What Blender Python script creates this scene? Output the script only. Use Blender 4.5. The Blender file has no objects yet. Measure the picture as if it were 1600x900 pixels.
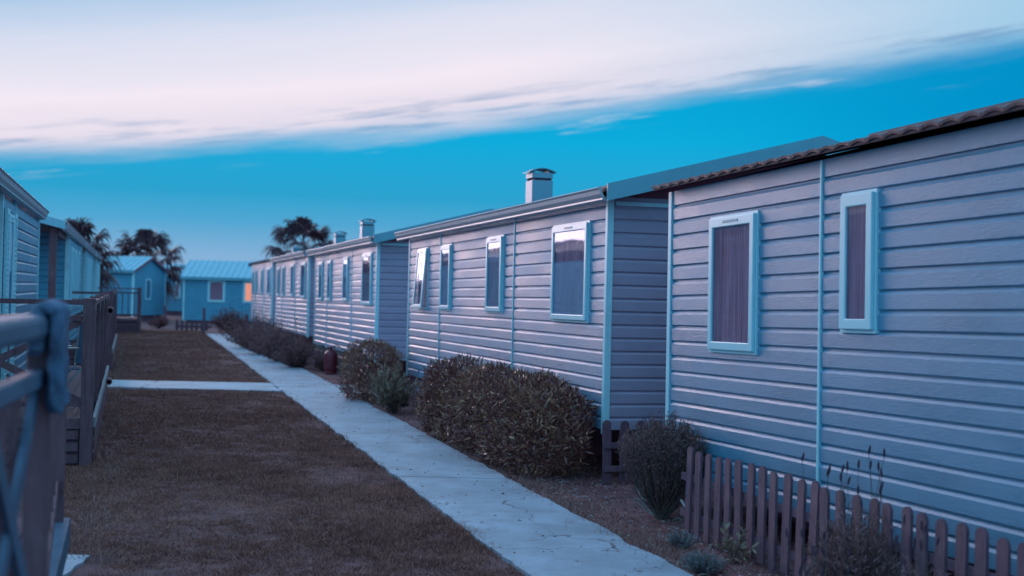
import bpy, bmesh, math, random
import numpy as np
from mathutils import Vector, Matrix, noise as mnoise

random.seed(7); RNG = np.random.default_rng(7)
C = bpy.context.scene.collection
PI = math.pi

# ------------------------------------------------------------------ camera
CAMH = 1.75
cam_d = bpy.data.cameras.new('camera'); cam = bpy.data.objects.new('camera', cam_d); C.objects.link(cam)
cam_d.sensor_width = 36; cam_d.lens = 45.0
cam_d.clip_start = 0.1; cam_d.clip_end = 2000
PITCH, ROLL = 10/2000, math.atan(0.0255)
cam.matrix_world = Matrix.Translation((0, 0, CAMH)) @ Matrix.Rotation(PI/2+PITCH, 4, 'X') @ Matrix.Rotation(ROLL, 4, 'Z')
cam_d.dof.use_dof = True; cam_d.dof.focus_distance = 10.8; cam_d.dof.aperture_fstop = 1.75
bpy.context.scene.camera = cam

# ------------------------------------------------------------------ exposure
vs = bpy.context.scene.view_settings
vs.view_transform = 'Standard'; vs.look = 'None'; vs.exposure = 0; vs.gamma = 1

# ------------------------------------------------------------------ world: dusk sky with a cloud bank
class NT:
    """tiny helper for writing node trees"""
    def __init__(s, nt): s.nt = nt
    def n(s, typ, **kw):
        nd = s.nt.nodes.new(typ)
        for k, v in kw.items(): setattr(nd, k, v)
        return nd
    def put(s, sock, v):
        if hasattr(v, 'is_output') or isinstance(v, bpy.types.NodeSocket): s.nt.links.new(v, sock)
        elif isinstance(v, (tuple, list)):
            v = tuple(v)
            sock.default_value = v if len(v) == len(sock.default_value) else v + (1,)
        else: sock.default_value = v
    def m(s, op, a, b=0.0, c=0.0):
        nd = s.n('ShaderNodeMath', operation=op)
        for i, v in enumerate((a, b, c)): s.put(nd.inputs[i], v)
        return nd.outputs[0]
    def comb(s, x, y, z):
        nd = s.n('ShaderNodeCombineXYZ')
        for i, v in enumerate((x, y, z)): s.put(nd.inputs[i], v)
        return nd.outputs[0]
    def sep(s, v):
        nd = s.n('ShaderNodeSeparateXYZ'); s.put(nd.inputs[0], v); return nd.outputs
    def noise(s, vec, scale=5, detail=4, rough=.5):
        nd = s.n('ShaderNodeTexNoise'); s.put(nd.inputs['Vector'], vec)
        nd.inputs['Scale'].default_value = scale; nd.inputs['Detail'].default_value = detail
        nd.inputs['Roughness'].default_value = rough
        return nd.outputs[0]
    def mapr(s, v, a, b, c=0., d=1., smooth=True):
        nd = s.n('ShaderNodeMapRange', interpolation_type='SMOOTHSTEP' if smooth else 'LINEAR')
        s.put(nd.inputs[0], v)
        for i, q in enumerate((a, b, c, d)): s.put(nd.inputs[i+1], q)
        return nd.outputs[0]
    def mix(s, f, a, b, blend='MIX'):
        nd = s.n('ShaderNodeMix', data_type='RGBA', blend_type=blend)
        s.put(nd.inputs[0], f); s.put(nd.inputs[6], a); s.put(nd.inputs[7], b)
        return nd.outputs[2]
    def ramp(s, v, stops):
        nd = s.n('ShaderNodeValToRGB'); s.put(nd.inputs[0], v)
        el = nd.color_ramp.elements
        while len(el) < len(stops): el.new(0.5)
        for e, (p, c) in zip(el, stops): e.position = p; e.color = tuple(c)+(1,)
        return nd.outputs[0]
    def map(s, vec, scale=(1,1,1), rot=(0,0,0)):
        nd = s.n('ShaderNodeMapping'); s.put(nd.inputs['Vector'], vec)
        nd.inputs['Scale'].default_value = scale; nd.inputs['Rotation'].default_value = rot
        return nd.outputs[0]

world = bpy.data.worlds.new('World'); bpy.context.scene.world = world; world.use_nodes = True
nt = world.node_tree; nt.nodes.clear(); w = NT(nt)
tc = w.n('ShaderNodeTexCoord')
dx, dy, dz = w.sep(tc.outputs['Generated'])
hl = w.m('MAXIMUM', w.m('SQRT', w.m('ADD', w.m('MULTIPLY', dx, dx), w.m('MULTIPLY', dy, dy))), 0.02)
hx = w.m('DIVIDE', dx, hl); hy = w.m('DIVIDE', dy, hl)
tilt = w.m('SUBTRACT', dz, w.m('MULTIPLY', hx, 0.13))           # height above the slanting cloud edge
nv = w.comb(w.m('MULTIPLY', hx, 2.6), w.m('MULTIPLY', tilt, 20), w.m('MULTIPLY', hy, 2.6))
n1 = w.noise(nv, 1.7, 7, .58)
n2 = w.noise(w.comb(w.m('MULTIPLY', hx, 3.4), w.m('MULTIPLY', tilt, 44), w.m('MULTIPLY', hy, 3.4)), 2.4, 6, .62)
n3 = w.noise(w.comb(w.m('MULTIPLY', hx, 1.2), w.m('MULTIPLY', tilt, 6), w.m('MULTIPLY', hy, 1.2)), 1.1, 3, .5)
edge = w.m('ADD', w.m('SUBTRACT', tilt, 0.140), w.m('MULTIPLY', w.m('SUBTRACT', n1, .5), .034))
mask = w.mapr(edge, -0.013, 0.014)
low = w.ramp(w.m('MULTIPLY', dz, 4.0), [(0.0, (.29,.46,.69)), (.10, (.23,.44,.69)), (.20, (.085,.385,.65)), (.29, (.026,.36,.625)), (.48, (.004,.41,.72)), (.64, (.001,.37,.68)), (1, (.0,.30,.61))])
low = w.mix(w.mapr(hx, .10, .42), low, (.0,.275,.585))
low = w.mix(w.m('MULTIPLY', w.mapr(n3, .40, .75), .28), low, (.05,.34,.62))
up = w.ramp(w.m('MULTIPLY', edge, 3.2), [(0, (.76,.70,.82)), (.12, (.90,.82,.91)), (.26, (.68,.73,.88)), (.38, (.39,.58,.81)), (1, (.42,.64,.88))])
up = w.mix(w.mapr(hx, -.05, .50), up, (.28,.58,.80))
# mauve streaks along the cloud edge and lit wisps inside the bank
streak = w.m('MULTIPLY', w.mapr(n2, .46, .66), w.mapr(w.m('ABSOLUTE', w.m('SUBTRACT', edge, .007)), .016, .003))
up = w.mix(w.m('MULTIPLY', streak, .75), up, (.20,.36,.58))
wisp = w.m('MULTIPLY', w.m('MULTIPLY', w.mapr(n2, .55, .74), w.mapr(hx, .36, .20)), w.mapr(w.m('ABSOLUTE', w.m('ADD', edge, .009)), .013, .002))
low = w.mix(w.m('MULTIPLY', wisp, .75), low, (.62,.68,.82))
sky = w.mix(mask, low, up)
back = w.ramp(w.m('ADD', dz, 0.0), [(0, (.22,.64,.98)), (.3, (.20,.68,1.10)), (1, (.34,.66,1.02))])
sky = w.mix(w.mapr(hy, .45, -.35), sky, back)                     # the east, opposite the glow
sky = w.mix(w.mapr(dz, .35, .9), sky, (.34,.66,1.02))              # zenith
bg = w.n('ShaderNodeBackground'); w.put(bg.inputs[0], sky); bg.inputs[1].default_value = 1.0
wo = w.n('ShaderNodeOutputWorld'); nt.links.new(bg.outputs[0], wo.inputs[0])

# ------------------------------------------------------------------ sun: afterglow, very soft
sl = bpy.data.lights.new('afterglow_sun', 'SUN'); so = bpy.data.objects.new('afterglow_sun', sl); C.objects.link(so)
sl.energy = 1.4; sl.angle = math.radians(26); sl.color = (1.0, .70, .74)
saz, sel = math.radians(-31), math.radians(9)
so.rotation_euler = Vector((-math.sin(saz)*math.cos(sel), -math.cos(saz)*math.cos(sel), -math.sin(sel))).to_track_quat('-Z', 'Y').to_euler()

# ------------------------------------------------------------------ materials
MATS = {}
def mat(name, col, rough=.6, var=.12, vscale=3.0, stretch=(1,1,1), bump=0.0, bscale=40, bstretch=None, metal=0, spec=.5,
        dirt=None, dirt_amt=0.0, dirt_scale=1.5, coords='Object', attr=False, col2=None, crack=0):
    m = bpy.data.materials.new(name); m.use_nodes = True
    nt = m.node_tree; nt.nodes.clear(); q = NT(nt)
    tc = q.n('ShaderNodeTexCoord')
    if coords == 'Position': vec = q.n('ShaderNodeNewGeometry').outputs['Position']
    else: vec = tc.outputs[coords]
    oi = q.n('ShaderNodeObjectInfo')
    sh = q.comb(q.m('MULTIPLY', oi.outputs['Random'], 37.0), q.m('MULTIPLY', oi.outputs['Random'], 11.0), 0)
    add = q.n('ShaderNodeVectorMath', operation='ADD'); q.put(add.inputs[0], vec); q.put(add.inputs[1], sh if coords != 'Position' else (0,0,0))
    v = add.outputs[0]
    n = q.noise(q.map(v, stretch), vscale, 5, .6)
    if attr:
        at = q.n('ShaderNodeAttribute', attribute_name='rnd')
        f = at.outputs['Fac']
    else: f = q.mapr(n, .3, .7)
    hi = col2 if col2 else tuple(min(1, c*(1+var)) for c in col)
    lo = tuple(c*(1-var) for c in col) if not col2 else col
    c = q.mix(f, lo, hi)
    if dirt:
        d = q.noise(v, dirt_scale, 7, .65)
        c = q.mix(q.m('MULTIPLY', q.mapr(d, .48, .72), dirt_amt), c, dirt)
    if crack:
        wv = q.n('ShaderNodeVectorMath', operation='ADD'); q.put(wv.inputs[0], v)
        q.put(wv.inputs[1], q.comb(q.m('MULTIPLY', q.noise(v, 3, 4), .5), q.m('MULTIPLY', q.noise(v, 4.1, 4), .5), 0))
        vo = q.n('ShaderNodeTexVoronoi', feature='DISTANCE_TO_EDGE'); q.put(vo.inputs['Vector'], wv.outputs[0]); vo.inputs['Scale'].default_value = .55
        cr = q.m('MULTIPLY', q.mapr(vo.outputs['Distance'], .006, .001), q.mapr(q.noise(v, .9, 2), .45, .60))
        c = q.mix(q.m('MULTIPLY', cr, crack), c, (.09,.05,.06))
        sp = q.noise(v, 26, 3, .7)                                   # spatter and small stains
        c = q.mix(q.m('MULTIPLY', q.mapr(sp, .64, .74), .25*crack), c, (.16,.11,.13))
    b = q.n('ShaderNodeBsdfPrincipled'); q.put(b.inputs['Base Color'], c)
    b.inputs['Metallic'].default_value = metal
    b.inputs['Specular IOR Level'].default_value = spec
    if isinstance(rough, tuple): q.put(b.inputs['Roughness'], q.mapr(n, .3, .7, rough[0], rough[1]))
    else: b.inputs['Roughness'].default_value = rough
    if bump:
        bn = q.noise(q.map(v, bstretch or (1,1,1)), bscale, 6, .65)
        bp = q.n('ShaderNodeBump'); bp.inputs['Strength'].default_value = bump; bp.inputs['Distance'].default_value = .01
        q.put(bp.inputs['Height'], bn); q.put(b.inputs['Normal'], bp.outputs[0])
    o = q.n('ShaderNodeOutputMaterial'); nt.links.new(b.outputs[0], o.inputs[0])
    MATS[name] = m; return m

M_side = mat('shaded_siding', (.42,.37,.50), (.34,.50), .05, 2.2, (1,.35,1), .35, 60, (6,.7,6), dirt=(.26,.22,.30), dirt_amt=.30, dirt_scale=1.1, spec=.6)  # end walls' copy of the siding, with their shade put into the colour
M_side_a = mat('pale_blue_siding', (.085,.29,.45), (.30,.46), .08, 2.2, (1,.35,1), .34, 30, (6,.5,6), dirt=(.08,.18,.28), dirt_amt=.30, dirt_scale=1.1, spec=.9)
M_side_b = mat('weathered_siding', (.145,.35,.53), (.36,.52), .11, 2.4, (1,.35,1), .42, 30, (6,.5,6), dirt=(.16,.21,.31), dirt_amt=.45, dirt_scale=1.4, spec=.9)
M_trim = mat('white_trim', (.46,.82,.90), .42, .06, 4, spec=.5, dirt=(.32,.46,.52), dirt_amt=.30, dirt_scale=3)
M_frame = mat('window_plastic', (.48,.82,.90), .33, .04, 4, dirt=(.34,.50,.56), dirt_amt=.3, dirt_scale=4)
M_gutter = mat('gutter_plastic', (.42,.46,.52), .36, .07, 3, dirt=(.24,.24,.28), dirt_amt=.45, dirt_scale=3)
M_barge = mat('grey_barge', (.15,.42,.52), .5, .06, 3, dirt=(.10,.22,.28), dirt_amt=.4, dirt_scale=3)
M_eave = mat('eave_shade', (.06,.035,.05), .8, .15)  # soffit colour darkened to paint the shadow below the eave
M_chim = mat('chimney_paint', (.20,.44,.56), .45, .08, 5, dirt=(.12,.22,.30), dirt_amt=.5, dirt_scale=5)
M_tile = mat('roof_tile', (.060,.040,.062), .5, .22, 5, bump=.4, bscale=30, dirt=(.10,.08,.11), dirt_amt=.4, dirt_scale=6)
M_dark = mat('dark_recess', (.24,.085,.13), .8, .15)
M_metal = mat('metal_roof', (.28,.60,.72), .40, .07, 2, dirt=(.18,.38,.48), dirt_amt=.35, dirt_scale=2)
M_far = mat('far_cladding', (.10,.37,.53), .55, .06, 2, dirt=(.09,.26,.38), dirt_amt=.3)
M_wood = mat('dark_wood', (.17,.075,.095), .65, .25, 6, (5,5,.6), .5, 40, (4,4,.5), dirt=(.24,.14,.16), dirt_amt=.4, dirt_scale=5)
M_rail = mat('weathered_handrail', (.075,.125,.20), .6, .15, 6, (1,1,1), .4, 40)
M_lightwood = mat('pale_board', (.34,.33,.36), .6, .15, 6, bump=.3)
M_picket = mat('picket_wood', (.165,.083,.118), .7, .25, 5, (6,6,.8), .5, 40, (5,5,.5), dirt=(.27,.15,.18), dirt_amt=.55, dirt_scale=6)
M_path = mat('path_concrete', (.37,.44,.53), .50, .20, 1.3, bump=.5, bscale=34, dirt=(.22,.21,.26), dirt_amt=.6, dirt_scale=3.4, coords='Position', crack=.9, spec=.8)
M_soil = mat('soil_ground', (.21,.080,.092), .9, .35, 3, bump=.8, bscale=9, dirt=(.33,.20,.21), dirt_amt=.6, dirt_scale=1.1, coords='Position')
M_lawn = mat('lawn_earth', (.17,.072,.076), .92, .3, 2.2, bump=.7, bscale=22, dirt=(.24,.14,.14), dirt_amt=.35, dirt_scale=3.5, coords='Position')
M_grass = mat('dry_grass_blades', (.17,.058,.052), .75, attr=True, col2=(.56,.26,.205), spec=.25)
M_straw = mat('straw_blades', (.25,.11,.10), .8, attr=True, col2=(.46,.29,.26), spec=.2)
M_leaf = mat('hedge_leaf', (.20,.055,.060), .30, attr=True, col2=(.54,.30,.155), spec=.55)
M_leaf2 = mat('pale_leaf', (.19,.105,.080), .42, attr=True, col2=(.46,.35,.25), spec=.5)
M_rose = mat('needle_leaf', (.20,.070,.080), .6, attr=True, col2=(.36,.18,.18), spec=.3)
M_lav = mat('lavender_leaf', (.25,.088,.092), .7, attr=True, col2=(.44,.25,.27), spec=.25)
M_silver = mat('silver_leaf', (.16,.16,.17), .7, attr=True, col2=(.33,.33,.35), spec=.25)
M_flower = mat('flower_head', (.07,.035,.06), .8, .3)
M_stem = mat('woody_stem', (.14,.10,.09), .75, .3, 20)
M_pale = mat('bleached_twig', (.36,.34,.34), .7, .2, 20)
M_palm = mat('palm_frond', (.075,.028,.045), .5, attr=True, col2=(.16,.07,.09), spec=.4)
M_trunk = mat('palm_trunk', (.09,.065,.06), .85, .3, 9, bump=.5, bscale=20)
M_red = mat('red_steel', (.20,.018,.035), .35, .2, 5, dirt=(.12,.04,.05), dirt_amt=.6, dirt_scale=9)
M_black = mat('black_rubber', (.025,.02,.025), .5, .2)
M_steel = mat('pale_steel', (.5,.52,.55), .3, .1, metal=.8)
M_towel = mat('blue_towel', (.10,.17,.28), .9, .30, 14, bump=.6, bscale=220, dirt=(.22,.29,.38), dirt_amt=.5, dirt_scale=16)
M_canvas = mat('blue_canvas', (.09,.14,.22), .8, .15)
M_curtain = mat('net_curtain', (.62,.36,.42), .85, .25, 5, (1,9,.3))
M_blind = mat('pale_blind', (.45,.62,.74), .8, .12, 5, (1,6,.3))
M_reed = mat('reed_screen', (.20,.165,.17), .8, .35, 8, (1,20,.3))
M_door = mat('panel_door', (.32,.36,.42), .5, .05)

def glass_mat():
    m = bpy.data.materials.new('window_glass'); m.use_nodes = True; nt = m.node_tree; nt.nodes.clear(); q = NT(nt)
    gl = q.n('ShaderNodeBsdfGlossy'); gl.inputs['Roughness'].default_value = .03; gl.inputs['Color'].default_value = (.50,.60,.70,1)
    tr = q.n('ShaderNodeBsdfTransparent'); tr.inputs[0].default_value = (.90,.88,.92,1)
    # a slight waviness of the pane
    g = q.n('ShaderNodeNewGeometry'); bp = q.n('ShaderNodeBump'); bp.inputs['Strength'].default_value = .06; bp.inputs['Distance'].default_value = .02
    q.put(bp.inputs['Height'], q.noise(g.outputs['Position'], 3.0, 1, .4)); nt.links.new(bp.outputs[0], gl.inputs['Normal'])
    dt = q.n('ShaderNodeVectorMath', operation='DOT_PRODUCT'); q.put(dt.inputs[0], g.outputs['Incoming']); q.put(dt.inputs[1], g.outputs['Normal'])
    om = q.m('SUBTRACT', 1.0, q.m('ABSOLUTE', dt.outputs['Value']))
    fr = q.m('ADD', .04, q.m('MULTIPLY', .90, q.m('POWER', om, 5.2)))
    mx = q.n('ShaderNodeMixShader'); nt.links.new(fr, mx.inputs[0])
    nt.links.new(tr.outputs[0], mx.inputs[1]); nt.links.new(gl.outputs[0], mx.inputs[2])
    o = q.n('ShaderNodeOutputMaterial'); nt.links.new(mx.outputs[0], o.inputs[0]); return m
M_glass = glass_mat()
def lit_mat():
    m = bpy.data.materials.new('lit_curtain'); m.use_nodes = True; nt = m.node_tree; nt.nodes.clear(); q = NT(nt)
    e = q.n('ShaderNodeEmission'); e.inputs[1].default_value = 1.0
    tc = q.n('ShaderNodeTexCoord')
    q.put(e.inputs[0], q.mix(q.noise(q.map(tc.outputs['Object'], (8,8,.8)), 3, 2), (1.0,.34,.22), (1.0,.50,.34)))
    o = q.n('ShaderNodeOutputMaterial'); nt.links.new(e.outputs[0], o.inputs[0]); return m
M_lit = lit_mat()

# ------------------------------------------------------------------ mesh helpers
class MB:
    def __init__(s): s.v = []; s.f = []; s.sm = False
    def add(s, vs, fs):
        k = len(s.v); s.v += [tuple(p) for p in vs]; s.f += [tuple(i+k for i in f) for f in fs]; return s
    def box(s, x0, x1, y0, y1, z0, z1):
        return s.add([(x0,y0,z0),(x1,y0,z0),(x1,y1,z0),(x0,y1,z0),(x0,y0,z1),(x1,y0,z1),(x1,y1,z1),(x0,y1,z1)],
                     [(0,3,2,1),(4,5,6,7),(0,1,5,4),(1,2,6,5),(2,3,7,6),(3,0,4,7)])
    def prism(s, poly, axis, a, b):
        """poly in the two other axes (order y,z for x; x,z for y; x,y for z), extruded from a to b"""
        n = len(poly)
        def P(p, t): return {'x': (t,p[0],p[1]), 'y': (p[0],t,p[1]), 'z': (p[0],p[1],t)}[axis]
        vs = [P(p,a) for p in poly]+[P(p,b) for p in poly]
        fs = [tuple(range(n))[::-1], tuple(range(n,2*n))]+[(i,(i+1)%n,n+(i+1)%n,n+i) for i in range(n)]
        return s.add(vs, fs)
    def bar(s, p, q, wd, th, up=(0,0,1)):
        p = Vector(p); q = Vector(q); d = (q-p).normalized(); u = Vector(up)
        r = d.cross(u); r = r.normalized() if r.length > 1e-6 else Vector((1,0,0)); u = r.cross(d)
        vs = []
        for c in (p, q):
            for a, b in ((-1,-1),(1,-1),(1,1),(-1,1)): vs.append(c+r*a*wd/2+u*b*th/2)
        return s.add(vs, [(0,1,2,3),(7,6,5,4),(0,4,5,1),(1,5,6,2),(2,6,7,3),(3,7,4,0)])
    def tube(s, pts, rad, n=8, cap=True):
        pts = [Vector(p) for p in pts]; k0 = len(s.v); m = len(pts)
        if not isinstance(rad, (list, tuple)): rad = [rad]*m
        ref = Vector((0.37,0.21,0.9))
        for i, p in enumerate(pts):
            d = (pts[min(i+1,m-1)]-pts[max(i-1,0)]).normalized()
            r = d.cross(ref)
            if r.length < .05: r = d.cross(Vector((1,0,0)))
            r.normalize(); u = r.cross(d)
            for j in range(n):
                a = 2*PI*j/n; s.v.append(tuple(p+(r*math.cos(a)+u*math.sin(a))*rad[i]))
        for i in range(m-1):
            for j in range(n): s.f.append((k0+i*n+j, k0+i*n+(j+1)%n, k0+(i+1)*n+(j+1)%n, k0+(i+1)*n+j))
        if cap: s.f.append(tuple(k0+j for j in range(n))[::-1]); s.f.append(tuple(k0+(m-1)*n+j for j in range(n)))
        return s
    def lathe(s, prof, n=20):
        k0 = len(s.v)
        for r, z in prof:
            for j in range(n): s.v.append((r*math.cos(2*PI*j/n), r*math.sin(2*PI*j/n), z))
        for i in range(len(prof)-1):
            for j in range(n): s.f.append((k0+i*n+j, k0+i*n+(j+1)%n, k0+(i+1)*n+(j+1)%n, k0+(i+1)*n+j))
        s.f.append(tuple(k0+j for j in range(n))[::-1]); s.f.append(tuple(k0+(len(prof)-1)*n+j for j in range(n)))
        s.sm = True; return s
    def mesh(s, name, m):
        me = bpy.data.meshes.new(name); me.from_pydata(s.v, [], s.f); me.update()
        bm = bmesh.new(); bm.from_mesh(me); bmesh.ops.recalc_face_normals(bm, faces=bm.faces); bm.to_mesh(me); bm.free()
        if m: me.materials.append(m)
        if s.sm: me.polygons.foreach_set('use_smooth', [True]*len(me.polygons))
        return me
    def build(s, name, m, parent=None, loc=(0,0,0), rot=(0,0,0), bevel=0):
        o = link(name, s.mesh(name, m), parent, loc, rot)
        if bevel: bev(o, bevel)
        return o
def link(name, me, parent=None, loc=(0,0,0), rot=(0,0,0)):
    o = bpy.data.objects.new(name, me); C.objects.link(o); o.location = loc; o.rotation_euler = rot
    if parent: o.parent = parent
    return o
def bev(o, wd, seg=2):
    b = o.modifiers.new('bevel', 'BEVEL'); b.width = wd; b.segments = seg; b.limit_method = 'ANGLE'; b.angle_limit = math.radians(50)
    return o
def tag(o, label=None, cat=None, group=None, kind=None):
    if label: o['label'] = label
    if cat: o['category'] = cat
    if group: o['group'] = group
    if kind: o['kind'] = kind
    return o
def thing(name, label, cat, loc=(0,0,0), rot=(0,0,0), group=None):
    o = bpy.data.objects.new(name, None); C.objects.link(o); o.location = loc; o.rotation_euler = rot
    o.empty_display_size = .2
    return tag(o, label, cat, group)
def np_mesh(name, verts, faces_flat, per, m, rnd=None):
    """mesh from arrays: faces all with `per` corners; rnd is one value per face"""
    me = bpy.data.meshes.new(name); nf = len(faces_flat)//per
    me.vertices.add(len(verts)); me.vertices.foreach_set('co', np.asarray(verts, np.float32).ravel())
    me.loops.add(nf*per); me.loops.foreach_set('vertex_index', np.asarray(faces_flat, np.int32))
    me.polygons.add(nf); me.polygons.foreach_set('loop_start', np.arange(0, nf*per, per, dtype=np.int32))
    me.update(calc_edges=True)
    if rnd is not None:
        a = me.attributes.new('rnd', 'FLOAT', 'FACE'); a.data.foreach_set('value', np.asarray(rnd, np.float32))
    me.materials.append(m); me.validate(); return me
def nrm(v): return v/np.maximum(np.linalg.norm(v, axis=-1, keepdims=True), 1e-9)

def leaves(pos, dirs, length, width, fold=.25, rnd=None):
    """folded leaves: 6 verts, 4 triangles each; returns verts, faces, rnd"""
    n = len(pos); L = np.broadcast_to(np.asarray(length, float), (n,))[:,None]; W = np.broadcast_to(np.asarray(width, float), (n,))[:,None]
    d = nrm(dirs); side = nrm(np.cross(d, nrm(RNG.normal(size=(n,3))))); up = np.cross(side, d)
    curl = RNG.uniform(-.25,.35,(n,1))
    base = pos; mid = pos+d*L*.5; tip = pos+d*L+up*L*curl*-.5
    a = mid+side*W*.5+up*W*fold; b = mid-side*W*.5+up*W*fold; c = pos+d*L*.52
    v = np.stack([base, a, tip, b, c], 1).reshape(-1,3)
    k = (np.arange(n)*5)[:,None]
    f = np.concatenate([k+np.array([0,1,4]), k+np.array([1,2,4]), k+np.array([4,2,3]), k+np.array([0,4,3])], 1).ravel()
    r = np.repeat(RNG.uniform(0,1,n) if rnd is None else rnd, 4)
    return v, f, r
def blades(pos, dirs, length, width):
    """single-triangle blades"""
    n = len(pos); d = nrm(dirs); side = nrm(np.cross(d, nrm(RNG.normal(size=(n,3)))))
    L = np.broadcast_to(np.asarray(length, float), (n,))[:,None]; W = np.broadcast_to(np.asarray(width, float), (n,))[:,None]
    v = np.stack([pos+side*W*.5, pos-side*W*.5, pos+d*L], 1).reshape(-1,3)
    f = np.arange(n*3); return v, f, RNG.uniform(0,1,n)
def merge(parts):
    vs, fs, rs, k = [], [], [], 0
    for v, f, r in parts: vs.append(v); fs.append(f+k); rs.append(r); k += len(v)
    return np.concatenate(vs), np.concatenate(fs), np.concatenate(rs)
def fbm(p, s, o=3):
    return np.array([mnoise.fractal(Vector((x*s, y*s, z*s)), 1.0, 2.0, o) for x, y, z in p])

# ------------------------------------------------------------------ layout lines (x as a function of depth y), metres
def path_left(y): return 2.43-.29*y
def path_right(y): return 3.43-.285*y
def deck_line(y): return -.327-.2986*y
YAW = math.atan(.3025)
UD = Vector((-.2897,.957,0)); RD = Vector((.957,.2897,0))

# ------------------------------------------------------------------ setting: ground, lawn, paths
def sheet(name, x0, x1, y0, y1, z, m):
    o = MB().add([(x0,y0,z),(x1,y0,z),(x1,y1,z),(x0,y1,z)], [(0,1,2,3)]).build(name, m); return tag(o, kind='structure')
sheet('ground', -700, 700, -300, 1500, -.02, M_soil)
def grid_sheet(name, fx0, fx1, ys, nx, z0, amp, m, scale=.9):
    v = []; f = []
    for y in ys:
        a, b = fx0(y), fx1(y)
        for i in range(nx+1):
            x = a+(b-a)*i/nx; t = min(i, nx-i)/nx
            e = min(1, t*12)
            v.append((x, y, z0+amp*e*(mnoise.fractal(Vector((x*scale, y*scale, 3.1)), 1, 2, 4))))
    for j in range(len(ys)-1):
        for i in range(nx):
            k = j*(nx+1)+i; f.append((k, k+1, k+nx+2, k+nx+1))
    mb = MB(); mb.v = v; mb.f = f; mb.sm = True
    return tag(mb.build(name, m), kind='structure')
lawn_y = [4+.16*i for i in range(170)]+[31.5+.6*i for i in range(62)]
grid_sheet('lawn', lambda y: deck_line(y)-6, lambda y: path_left(y)+.05, lawn_y, 70, .002, .018, M_lawn)
soil_y = [4+.12*i for i in range(240)]+[33+.8*i for i in range(30)]
grid_sheet('garden_soil', lambda y: path_right(y)-.05, lambda y: path_right(y)+2.6, soil_y, 40, .004, .03, M_soil, 1.9)

def slab_mesh(quad, z0, z1, n=1, wob=.02):
    """a concrete slab with slightly uneven long edges; quad = near-left, near-right, far-right, far-left"""
    a, b, c, d = [Vector(p+(0,)) for p in quad]
    L = []; R = []
    for i in range(n+1):
        t = i/n; p = a.lerp(d, t); q = b.lerp(c, t)
        w1 = mnoise.noise(Vector((p.x*2.3, p.y*2.3, 0)))*wob*2+mnoise.noise(Vector((p.x*9, p.y*9, 5)))*wob; w2 = mnoise.noise(Vector((q.x*2.3, q.y*2.3, 7)))*wob*2+mnoise.noise(Vector((q.x*9, q.y*9, 2)))*wob
        L.append((p.x+w1, p.y)); R.append((q.x+w2, q.y))
    mb = MB(); k = n+1
    vs = [(x,y,z1) for x,y in L]+[(x,y,z1) for x,y in R]+[(x,y,z0) for x,y in L]+[(x,y,z0) for x,y in R]
    fs = [(i, k+i, k+i+1, i+1) for i in range(n)]+[(i, i+1, 2*k+i+1, 2*k+i) for i in range(n)]+[(k+i+1, k+i, 3*k+i, 3*k+i+1) for i in range(n)]
    fs += [(0, 2*k, 3*k, k), (n, k+n, 3*k+n, 2*k+n)]
    return mb.add(vs, fs)
path_bed = MB().add([(path_left(y)+.02 if s == 0 else path_right(y)-.02, y, .008) for y in (0, 47.5) for s in (0,1)], [(0,1,3,2)]).build('footpath', M_soil)
tag(path_bed, kind='structure')
for y0, y1 in ((0, 4.6), (4.63, 11.92), (11.955, 21.53), (21.57, 23.33), (23.37, 33.2), (33.215, 42.6), (42.615, 47.0)):
    slab_mesh([(path_left(y0), y0), (path_right(y0), y0), (path_right(y1), y1), (path_left(y1), y1)], -.03, .028+RNG.uniform(-.003,.003), max(4, int((y1-y0)/.07))).build('slab', M_path, path_bed)
cross = MB().add([(-9.5,21.6,.006),(3.0,21.6,.006),(3.0,23.3,.006),(-9.5,23.3,.006)], [(0,1,2,3)]).build('crossing_path', M_soil)
tag(cross, kind='structure')
for q in ([(-9.4,21.55),(-6.2,21.55),(-6.35,23.15),(-9.6,23.1)], [(-6.185,21.55),(path_left(21.6)-.012,21.58),(path_left(23.3)-.012,23.35),(-6.335,23.15)],
          [(path_right(21.6)+.012,21.55),(-.6,21.6),(-.9,23.4),(path_right(23.3)+.012,23.35)], [(-.585,21.6),(4.4,22.9),(3.9,24.6),(-.885,23.4)]):
    slab_mesh(q, -.03, .026, 24).build('slab', M_path, cross)
near_cross = slab_mesh([(-4.2,6.6),(-2.5,6.6),(-2.66,8.15),(-4.4,8.15)], -.03, .024, 24).build('terrace_path', M_path); tag(near_cross, kind='structure')
slab_mesh([(-2.485,6.6),(path_left(6.6)-.02,6.6),(path_left(8.0)-.02,8.0),(-2.645,8.1)], -.03, -.003, 24, .03).build('slab', M_path, near_cross)

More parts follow.
